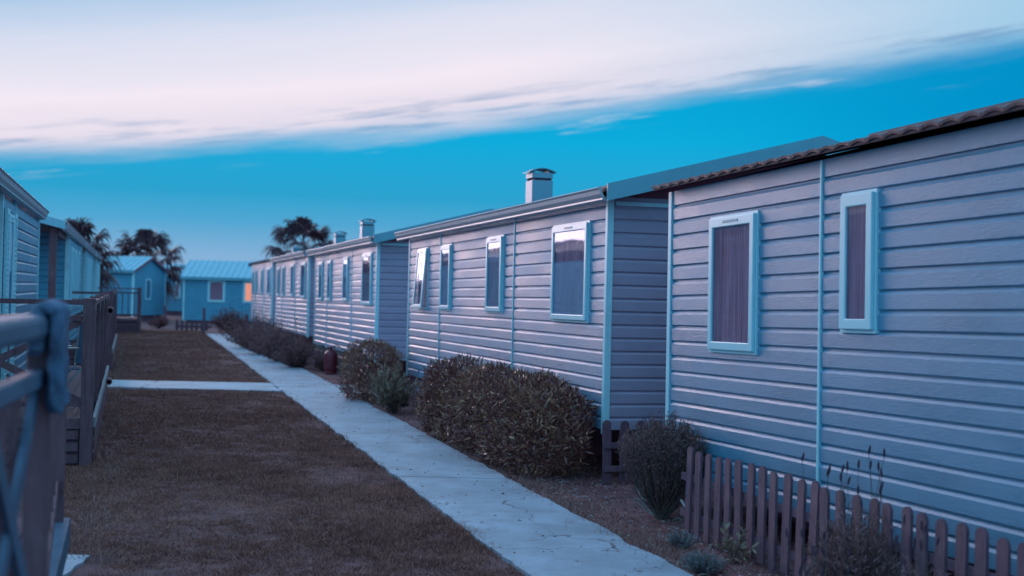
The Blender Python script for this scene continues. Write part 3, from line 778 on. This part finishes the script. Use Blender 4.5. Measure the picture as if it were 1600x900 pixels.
# short pipes on the outer side of the first terrace
def pipe(loc, r, ln, label):
    mb = MB(); n = 16; ri = r*.62
    for z, rr in ((0,r),(0,ri)): pass
    prof = [(ri, ln*.8), (ri, 0), (r, 0), (r, ln)]
    k0 = 0
    for q, (rr, y) in enumerate(prof):
        for j in range(n): mb.v.append((rr*math.cos(2*PI*j/n), y, rr*math.sin(2*PI*j/n)))
    for q in range(3):
        for j in range(n): mb.f.append((q*n+j, q*n+(j+1)%n, (q+1)*n+(j+1)%n, (q+1)*n+j))
    mb.f.append(tuple(range(n))); mb.f.append(tuple(3*n+j for j in range(n)))
    return tag(mb.build('pipe', M_wood, None, loc, (0,0,YAW)), label, 'pipe', 'short pipes by the first terrace')
pipe((deck_line(14.4)+.115, 14.4, 1.45), .042, .35, 'dark round pipe end sticking out beside the terrace handrail')
pipe((deck_line(15.3)+.11, 15.3, .58), .036, .30, 'dark pipe end low on the terrace side, near the crossing path')

# folding chair on the first terrace, seen through the railing
ch = thing('folding_chair', 'folding chair with blue canvas seat behind the terrace railing', 'chair', (-4.62,13.1,.45), (0,0,.5))
for y in (-.21, .21):
    MB().tube([(-.22,y,.01),(.20,y,.44),(.24,y,.92)], .012, 8).build('chair_frame', M_steel, ch)
    MB().tube([(.22,y*1.05,.01),(-.2,y*1.05,.42),(-.24,y*1.05,.64),(.16,y*1.05,.64)], .012, 8).build('leg', M_steel, ch)
MB().box(-.2, .2, -.2, .2, .42, .432).build('seat', M_canvas, ch)
mb = MB().add([(.205,-.2,.47),(.205,.2,.47),(.245,.2,.9),(.245,-.2,.9)], [(0,1,2,3)]); mb.build('backrest', M_canvas, ch)

# ------------------------------------------------------------------ gas bottle and tap
gb = thing('gas_bottle', 'red gas bottle standing on the soil by the reed screen', 'gas bottle', (-3.72,26.6,.01))
MB().lathe([(.10,0),(.125,.0),(.125,.03),(.118,.032),(.138,.06),(.142,.12),(.142,.36),(.128,.43),(.085,.475),(.03,.492)]).build('body', M_red, gb)
MB().lathe([(.015,.48),(.022,.49),(.022,.53),(.035,.535),(.035,.56),(.010,.565)], 10).build('valve', M_black, gb)
mb = MB()
for k in range(3):
    a = k*2.1+.4; mb.tube([(.075*math.cos(a),.075*math.sin(a),.46),(.08*math.cos(a),.08*math.sin(a),.55)], .008, 6)
mb.tube([(.08*math.cos(a),.08*math.sin(a),.55) for a in np.linspace(0,2*PI,20)], .009, 6); mb.build('guard_ring', M_red, gb)
hose = MB().tube([(.03,0,.545),(.12,.0,.60),(.25,.02,.50),(.36,.05,.44),(.44,.08,.52),(.43,.12,.62)], .010, 7).build('hose', M_black, gb)
MB().lathe([(.03,-.03),(.05,-.02),(.05,.03),(.02,.05)], 12).build('regulator', M_black, gb, (.43,.10,.66))

# ------------------------------------------------------------------ planting
def ground_pt(x, y, z=0): return np.array((x, y, z), float)
def hedge(label, y0, y1, xl, xr, h, n, leaf, group='clipped hedges', wob=.13, m=M_leaf):
    """clipped hedge between two depths; xl and xr give its sides"""
    yc = (y0+y1)/2
    t = thing('hedge', label, 'hedge', ((xl(yc)+xr(yc))/2, yc, 0), (0,0,0), group)
    ox, oy = t.location.x, t.location.y
    N = n; u = RNG.uniform(-1,1,(N,3)); # superellipsoid surface points
    p = 3.4; k = (np.abs(u)**p).sum(1)**(-1/p); shell = np.where(RNG.uniform(0,1,N) < .72, RNG.uniform(.92,1.05,N), RNG.uniform(.45,.92,N))
    q = u*(k*shell)[:,None]
    yy = yc+q[:,1]*(y1-y0)/2; zz = h/2+q[:,2]*h/2
    xm = (xl(yy)+xr(yy))/2; xw = (xr(yy)-xl(yy))/2
    xx = xm+q[:,0]*xw
    P = np.stack([xx, yy, zz], 1)
    nz = fbm(P, 2.1, 3); nrml = nrm(np.stack([q[:,0]/np.maximum(xw,.1), q[:,1]/((y1-y0)/2), q[:,2]/(h/2)], 1)*np.abs(q)**3+1e-6)
    P = P+nrml*(nz*wob)[:,None]
    P[:,2] = np.maximum(P[:,2], .03)
    gap = fbm(P, 6.0, 2); keep = gap > -.32; P = P[keep]; nrml = nrml[keep]
    d = nrml*.8+RNG.normal(size=P.shape)*.85+np.array([0,0,.55])
    n_ = len(P); tone = np.clip(.22+.40*fbm(P, 1.6, 2)+RNG.uniform(-.25,.25,n_)+np.where(RNG.uniform(0,1,n_) < .14, RNG.uniform(.2,.7,n_), 0), 0, 1)
    v, f, r = leaves(P-np.array([ox,oy,0]), d, RNG.uniform(.55,1.35,n_)*leaf*np.where(RNG.uniform(0,1,n_) < .3, 1.6, 1), RNG.uniform(.24,.38,n_)*leaf, rnd=tone)
    link('foliage', np_mesh('foliage', v, f, 3, m, r), t)
    # shoots that stand above the clipped top
    mb = MB()
    for i in range(int((y1-y0)*16)):
        y = RNG.uniform(y0+.1, y1-.1); x = (xl(y)+xr(y))/2+RNG.uniform(-.18,.18); z = RNG.uniform(.1,.4)*h
        e = Vector((x-ox+RNG.uniform(-.1,.1), y-oy+RNG.uniform(-.1,.1), h*RNG.uniform(.75,.96)))
        mb.tube([(x-ox, y-oy, 0), ((x-ox+e.x)/2+RNG.uniform(-.04,.04), (y-oy+e.y)/2, h*.4), e], [.010,.007,.003], 5, cap=False)
    mb.build('stems', M_stem, t)
    return t
def wallx(y): return 4.573-.3025*y
hedge('long clipped hedge of glossy leaves along the chimney home', 11.9, 16.3, lambda y: wallx(y)-.86+.02*np.sin(y*2.3), lambda y: wallx(y)-.07, .88, 26000, .062)
hedge('square dark hedge in the gap beside the red gas bottle home', 19.7, 21.3, lambda y: -2.58-.06*(y-20), lambda y: -1.68-.25*(y-20), .86, 8500, .058)

def shrub(label, x, y, r, h, n, leaf, m, name='shrub', cat='shrub', group=None, wfrac=.3, lean=.5, low=.0, dome=.45):
    """loose shrub: twigs radiating from the foot with leaves along them"""
    t = thing(name, label, cat, (x, y, 0), group=group)
    nt_ = max(12, n//26); mb = MB(); P = []; Dd = []
    for i in range(nt_):
        a = RNG.uniform(0,2*PI); rr = r*math.sqrt(RNG.uniform(.02,1)); hh = h*(RNG.uniform(.55 if dome > .4 else .7,1.0))*(1-dome*(rr/r)**2)
        tip = np.array([rr*math.cos(a), rr*math.sin(a), max(.06,hh)]); mid = tip*np.array([.55,.55,.5])+RNG.normal(size=3)*.02*r/.3
        b0 = np.array([RNG.uniform(-.04,.04), RNG.uniform(-.04,.04), 0])
        mb.tube([tuple(b0), tuple(mid), tuple(tip)], [.006,.004,.0015], 4, cap=False)
        k = n//nt_; s = RNG.uniform(.30 if not low else low, 1.02, k)
        s = s[:,None]
        pts = np.where(s < .5, b0+(mid-b0)*s*2, mid+(tip-mid)*(s*2-1))
        ax_ = nrm((tip-mid)[None,:]); P.append(pts+RNG.normal(size=pts.shape)*.008); Dd.append(ax_*lean+RNG.normal(size=pts.shape)*.55+np.array([0,0,.15]))
    P = np.concatenate(P); Dd = np.concatenate(Dd); n_ = len(P)
    tone = np.clip(RNG.uniform(.0,.8,n_)+.25*(P[:,2]/h-.4)+.3*fbm(P, 4.0, 2), 0, 1)
    v, f, rr = leaves(P, Dd, leaf*RNG.uniform(.6,1.2,n_), leaf*wfrac*RNG.uniform(.8,1.2,n_), rnd=tone)
    link('foliage', np_mesh('foliage', v, f, 3, m, rr), t)
    mb.build('twigs', M_stem, t)
    return t
def stalks(t, n, r, h0, h1, m=M_flower, cx=0, cy=0, spike=.05, single=False):
    mb = MB(); hd = MB()
    head = MB().tube([(0,0,-.005),(0,0,spike*.3),(.002,0,spike*.75),(.003,0,spike)], [.002,.0075,.006,.001], 6).mesh('flower_head', m) if single else None
    for i in range(n):
        a = RNG.uniform(0,2*PI); q = r*math.sqrt(RNG.uniform(0,1)); x, y = cx+q*math.cos(a), cy+q*math.sin(a); h = RNG.uniform(h0,h1)
        lx, ly = x+RNG.uniform(-.09,.09), y+RNG.uniform(-.09,.09)
        mb.tube([(x*.5,y*.5,h*.3),((x+lx)/2,(y+ly)/2,h*.7),(lx,ly,h)], .0018, 4, cap=False)
        if single: link('flower_head', head, t, (lx,ly,h), (RNG.uniform(-.2,.2),RNG.uniform(-.2,.2),0))
        else: hd.tube([(lx,ly,h-.005),(lx,ly,h+spike*.3),(lx+.002,ly,h+spike*.75),(lx+.003,ly,h+spike)], [.002,.0075,.006,.001], 6)
    tag(mb.build('stalks', M_stem, t), kind='stuff')
    if not single: tag(hd.build('flower_heads', m, t), kind='stuff')
sh = shrub('pale leaved bush with long leaves in front of the square hedge', -1.66, 18.3, .36, .70, 1300, .13, M_leaf2, wfrac=.2, lean=.9)
sh = shrub('greyish feathery bush left of the long hedge against the wall', -1.02, 17.3, .34, .70, 5200, .05, M_lav, wfrac=.16, name='lavender_bush', cat='lavender'); stalks(sh, 14, .3, .6, .8)
sh = shrub('rosemary bush with bare twisted stems at the foot of the picket fence corner', 1.23, 10.1, .36, .86, 26000, .034, M_rose, name='rosemary_bush', cat='rosemary', dome=.25, low=.22, wfrac=.18, lean=.6)
mb = MB()
for k in range(7):
    a = RNG.uniform(2.2,4.6); 
    p = [(0,0,.02)]; 
    for q in range(1,6): p.append((p[-1][0]+.05*math.cos(a)+RNG.uniform(-.03,.03), p[-1][1]+.05*math.sin(a)*.6+RNG.uniform(-.03,.03), p[-1][2]+RNG.uniform(.00,.07)))
    mb.tube(p, [.014,.012,.011,.009,.007,.004], 6)
mb.build('bare_stems', M_pale, sh)
sh = shrub('large lavender bush with tall flower stalks before the long picket fence', 1.93, 7.05, .30, .66, 9000, .045, M_lav, name='lavender_bush', cat='lavender', wfrac=.13, lean=.8, low=.1)
stalks(sh, 16, .26, .70, .93, cx=.02, single=True); 
sh = shrub('second lavender clump nearer the camera, leaning on the long picket fence', 2.06, 6.35, .24, .50, 5000, .045, M_lav, name='lavender_bush', cat='lavender', wfrac=.13, lean=.8, low=.1)
stalks(sh, 8, .2, .5, .68, single=True)
sh = shrub('small thin lavender at the bottom edge beside the grey tufts', 1.62, 6.75, .20, .34, 2600, .045, M_lav, name='lavender_bush', cat='lavender', wfrac=.12, lean=.9, low=.05); stalks(sh, 14, .18, .3, .5, single=True)
shrub('small silvery tuft on the soil nearest the path corner', 1.26, 8.15, .15, .15, 1500, .045, M_silver, name='grey_tuft', cat='plant', wfrac=.12, lean=1.0, low=.1, group='small silvery tufts')
shrub('small silvery tuft farther from the camera, below the rosemary', 1.23, 8.95, .12, .13, 1100, .045, M_silver, name='grey_tuft', cat='plant', wfrac=.12, lean=1.0, low=.1, group='small silvery tufts')
shrub('withered plant with curled pale leaves between tuft and fence', 1.52, 8.45, .16, .26, 130, .07, M_leaf2, name='withered_plant', cat='plant', wfrac=.3, lean=.6)
MBst = MB().tube([(1.30,9.55,.25),(1.36,9.45,.16),(1.40,9.3,.09),(1.52,9.1,.03)], [.010,.010,.008,.005], 6).build('stick', M_pale)
tag(MBst, 'bleached bent stick lying against the picket fence by the rosemary', 'stick')
# farther planting along the row
for (x, y, r, h, n, lab, nm, m) in (
    (-7.5,36.8,.95,1.15,6500,'tall dry shrub at the far end of the right hand border','shrub',M_lav),
    (-6.45,33.3,.85,1.05,6500,'dry shrub with upright shoots before the small far home','shrub',M_lav),
    (-5.45,30.4,.75,.92,6000,'dry rounded shrub left of the gas bottle, second from it','shrub',M_lav),
    (-4.7,28.2,.58,.66,4200,'low dark shrub left of the red gas bottle','shrub',M_rose),
    (-4.0,27.6,.36,.46,2400,'small grey clump behind the red gas bottle','shrub',M_lav)):
    sh = shrub(lab, x, y, r, h, n, .075, m, name=nm, wfrac=.22, lean=.8, low=.15, group='dry shrubs along the right hand border')
    stalks(sh, 12, r*.8, h*.9, h*1.25)
sh = shrub('round dark bush in front of the hut with the lit window', -10.75, 48.6, .72, 1.05, 4200, .085, M_rose, wfrac=.3, lean=.6)
sh = shrub('low bush at the foot of the hut with the gable', -14.3, 52.0, .5, .55, 1500, .085, M_rose, wfrac=.3)

# posts and low pickets at the end of the path
def post(x, y, h, s, label, lean=0):
    o = MB().box(-s/2, s/2, -s/2, s/2, 0, h*.96).add([(-s/2,-s/2,h*.96),(s/2,-s/2,h*.96),(s/2,s/2,h*.96),(-s/2,s/2,h*.96),(0,0,h)], [(0,1,4),(1,2,4),(2,3,4),(3,0,4)]).build('wooden_post', M_picket, None, (x,y,0), (0,lean,0))
    return tag(o, label, 'post', 'posts at the end of the lawn')
post(-11.35, 47.3, .98, .085, 'thin wooden post left of the bush at the path end')
post(-9.95, 48.2, .75, .09, 'reddish post between the round bush and the last home')
post(-15.2, 56.2, .9, .09, 'thin post by the corner of the gable hut')
picket_fence('tiny low picket fence under the corner of the hut with the lit window', (-13.05,50.0), -PI/2-.1, 7, .2, .40, wpk=.10)

# ------------------------------------------------------------------ palms
def fan_mesh(el, az, roll, size, rg):
    """one frond, built in the palm's own axes: petiole, then a fan of fingers whose tips hang down"""
    R = np.array(Matrix.Rotation(az,3,'Z') @ Matrix.Rotation(-el,3,'Y') @ Matrix.Rotation(roll,3,'X'))
    vs = []; fs = []; rr = []
    L = 1.12*size; G = np.array([0,0,-1.0])
    def pt(s): return R @ np.array([s*L,0,0]) + G*.30*size*s*s
    sv = R @ np.array([0,.022,0])
    for i in range(6):
        a, b = i/6, (i+1)/6; k = len(vs)
        for s in (a,b): vs.extend([pt(s)+sv, pt(s)-sv])
        fs.append((k,k+1,k+3,k+2)); rr.append(.6)
    o = pt(1.0)
    for j in range(24):
        th = (j/23-.5)*2*1.95; ln = size*(.88-.25*abs(th)/1.95)*rg.uniform(.9,1.1)
        d = R @ np.array([math.cos(th), math.sin(th), -.12+.10*rg.normal()]); side = R @ np.array([-math.sin(th), math.cos(th), 0])
        prev = None
        for q in range(6):
            s = q/5; wq = (.02+.42*s*(1-s)*.9)*size*(.62 if s < .62 else max(.04, .62*(1-(s-.62)*2.4)))
            p = o+d*ln*s*(1-.25*max(0,s-.5))+G*size*.62*max(0,s-.42)**1.5*1.5
            k = len(vs); vs.extend([p+side*wq*.5, p-side*wq*.5])
            if prev is not None: fs.append((prev,prev+1,k+1,k)); rr.append(rg.uniform(0,1))
            prev = k
    return np_mesh('frond', np.array(vs), np.array(fs).ravel(), 4, M_palm, rr)
def palm(label, x, y, zc, r, n, lean=0.0, group='fan palms behind the homes'):
    t = thing('fan_palm', label, 'palm tree', (x,y,0), group=group)
    MB().tube([(0,0,-.05),(lean*.3,0,zc*.3),(lean*.8,0,zc*.7),(lean,0,zc+.1)], [.30,.22,.19,.17], 12).build('trunk', M_trunk, t)
    rg = np.random.default_rng(int(abs(x)*100))
    for i in range(n):
        s = (i+.5)/n; el = math.radians(82-140*s**.95)+rg.uniform(-.12,.12); az = i*2.39996+rg.uniform(-.25,.25)
        me = fan_mesh(el, az, rg.uniform(-.45,.45), r/1.95*rg.uniform(.88,1.1)*(1 if s < .75 else .88), rg)
        link('frond', me, t, (lean, 0, zc+.12*(1-s)))
    return t
palm('big fan palm behind the hut with the gable', -20.3, 71.0, 3.0, 2.85, 46)
palm('fan palm behind the chimneys of the right hand row', -10.8, 66.0, 3.75, 2.55, 42)
palm('fan palm partly hidden behind the roofs at left', -17.3, 50.0, 2.75, 2.25, 42, lean=.1)

# ------------------------------------------------------------------ grass, straw, litter
def scatter(n, fx0, fx1, y0, y1, power=1.0):
    y = y0+(y1-y0)*RNG.uniform(0,1,n)**power; a, b = fx0(y), fx1(y)
    return a+(b-a)*RNG.uniform(0,1,n), y
def vnoise(x, y, s, seed):
    return np.array([mnoise.noise(Vector((a*s, b*s, seed))) for a, b in zip(x, y)])
def lawn_grass():
    parts = []
    for n, y0, y1, ln, wd, tuft in ((330000,5.5,14,.038,.0058,16),(220000,14,26,.042,.0080,14),(120000,26,50,.05,.011,8)):
        nc = n//tuft
        x, y = scatter(nc, lambda y: deck_line(y)-.3, lambda y: path_left(y)+.03, y0, y1, .95)
        cl = vnoise(x, y, .7, 1.0)+.7*vnoise(x, y, 2.7, 5.0)+.4*vnoise(x, y, 7.0, 9.0)
        keep = (cl > RNG.uniform(-1.6,-.05,nc))
        keep &= ~((y > 21.5) & (y < 23.3)) & ~((y < 8.2) & (x < -2.5))
        x, y, cl = x[keep], y[keep], cl[keep]; k = len(x)
        size = np.clip(.75+.7*cl+RNG.uniform(-.3,.4,k), .35, 1.9)
        patch = .45+.30*vnoise(x, y, .45, 8.0)+.35*vnoise(x, y, 3.0, 2.0)+.3*vnoise(x, y, 9.0, 4.0)+RNG.uniform(-.25,.25,k)
        lean = RNG.normal(size=(k,2))*.35
        zc = .002+.018*np.array([mnoise.fractal(Vector((a*.9, b*.9, 3.1)), 1, 2, 4) for a, b in zip(x, y)])
        x = np.repeat(x, tuft); y = np.repeat(y, tuft); size = np.repeat(size, tuft); patch = np.repeat(patch, tuft); lean = np.repeat(lean, tuft, 0); k = len(x)
        off = RNG.normal(size=(k,2))*(.020+.0012*y)[:,None]
        pos = np.stack([x+off[:,0], y+off[:,1], np.full(k, -.002)], 1)
        pos[:,0] = np.minimum(pos[:,0], path_left(pos[:,1])+.035)
        pos[:,2] = np.repeat(zc, tuft)-.003
        d = RNG.normal(size=(k,3))*np.array([.6,.6,.2])+np.array([0,0,.75]); d[:,:2] += off/.03*.25+lean
        v, f, r = blades(pos, d, ln*RNG.uniform(.45,1.35,k)*size, wd)
        r = np.clip(patch*.75+RNG.uniform(-.35,.5,k), 0, 1)
        parts.append((v, f, r))
    v, f, r = merge(parts)
    return tag(link('grass', np_mesh('grass', v, f, 3, M_grass, r)), 'short dry brownish lawn grass beside the concrete path', 'grass', kind='stuff')
lawn_grass()
def edge_grass():
    parts = []
    # tufts creeping over the path edges, and straw on the right-hand soil
    for n, fx, y0, y1, ln, sd in ((5200, lambda y: path_left(y), 6, 40, .05, .03), (9000, lambda y: path_right(y)+.16, 8.2, 13.5, .06, .14), (3000, lambda y: path_right(y)+.05, 6, 36, .05, .04), (5000, lambda y: deck_line(y)+.12, 8, 36, .09, .10), (1500, lambda y: path_right(y)+.4, 13, 20, .06, .2)):
        y = y0+(y1-y0)*RNG.uniform(0,1,n)**1.3; x = fx(y)+RNG.normal(size=n)*sd
        cl = vnoise(x, y, 2.2, 3.0); keep = (cl > RNG.uniform(-.6,.35,n)) & ~((y > 21.5) & (y < 23.3)); x, y = x[keep], y[keep]; k = len(x)
        d = RNG.normal(size=(k,3))*np.array([.6,.6,.2])+np.array([0,0,.8])
        parts.append(blades(np.stack([x,y,np.full(k,.0)],1), d, ln*RNG.uniform(.4,1.4,k), .0045+.00022*y))
    v, f, r = merge(parts)
    return tag(link('straw_grass', np_mesh('straw_grass', v, f, 3, M_straw, r)), 'dry straw coloured grass along the path edges and soil', 'grass', kind='stuff')
edge_grass()
def litter():
    n = 9000; x, y = scatter(n, lambda y: path_right(y)+.02, lambda y: path_right(y)+1.5, 6, 20, 1.2)
    pos = np.stack([x, y, np.full(n,.018)],1); d = RNG.normal(size=(n,3))*np.array([1,1,.25])
    p1 = leaves(pos, d, RNG.uniform(.012,.045,n), RNG.uniform(.006,.016,n), .3)
    m_ = 420; x, y = scatter(m_, path_left, path_right, 6, 34, 1.3)
    pos = np.stack([x, y, np.full(m_,.033)],1); p2 = leaves(pos, RNG.normal(size=(m_,3))*np.array([1,1,.08]), RNG.uniform(.012,.05,m_), RNG.uniform(.006,.016,m_), .2)
    v, f, r = merge([p1, p2])
    return tag(link('leaf_litter', np_mesh('leaf_litter', v, f, 3, M_straw, r)), 'fallen leaves and bits scattered on soil and path', 'leaf litter', kind='stuff')
litter()

def bits():
    tw = MB()
    for i in range(170):
        y = 6+10*RNG.uniform()**1.3; x = path_right(y)+RNG.uniform(.03,1.0); a = RNG.uniform(0,2*PI); l = RNG.uniform(.03,.11)
        p = Vector((x,y,.022)); q = p+Vector((math.cos(a)*l, math.sin(a)*l, RNG.uniform(-.004,.015))); m_ = (p+q)/2+Vector((RNG.uniform(-.012,.012),RNG.uniform(-.012,.012),.008))
        tw.tube([p,m_,q],[.0025,.0035,.0015],4)
    tag(tw.build('fallen_twigs', M_pale), 'thin pale twigs lying on the border soil', 'twigs', kind='stuff')
    v = []; f = []
    for i in range(900):
        y = 5.5+18*RNG.uniform()**1.4; s_ = RNG.uniform(0,1)
        x = path_right(y)+RNG.uniform(.02,1.3)
        r = RNG.uniform(.004,.014); k = len(v); c = np.array((x,y,.014))
        o = nrm(RNG.normal(size=(3,)))*r*.3
        for d in ((1,0,0),(0,1,0),(-1,0,0),(0,-1,0),(0,0,.7),(0,0,-.5)): v.append(tuple(c+np.array(d)*r*RNG.uniform(.7,1.2)+o*.3))
        f += [(k,k+1,k+4),(k+1,k+2,k+4),(k+2,k+3,k+4),(k+3,k,k+4)]
    mb = MB(); mb.v = v; mb.f = f
    tag(mb.build('pebbles', M_lightwood), 'small pale pebbles scattered over the border soil', 'pebbles', kind='stuff')
bits()
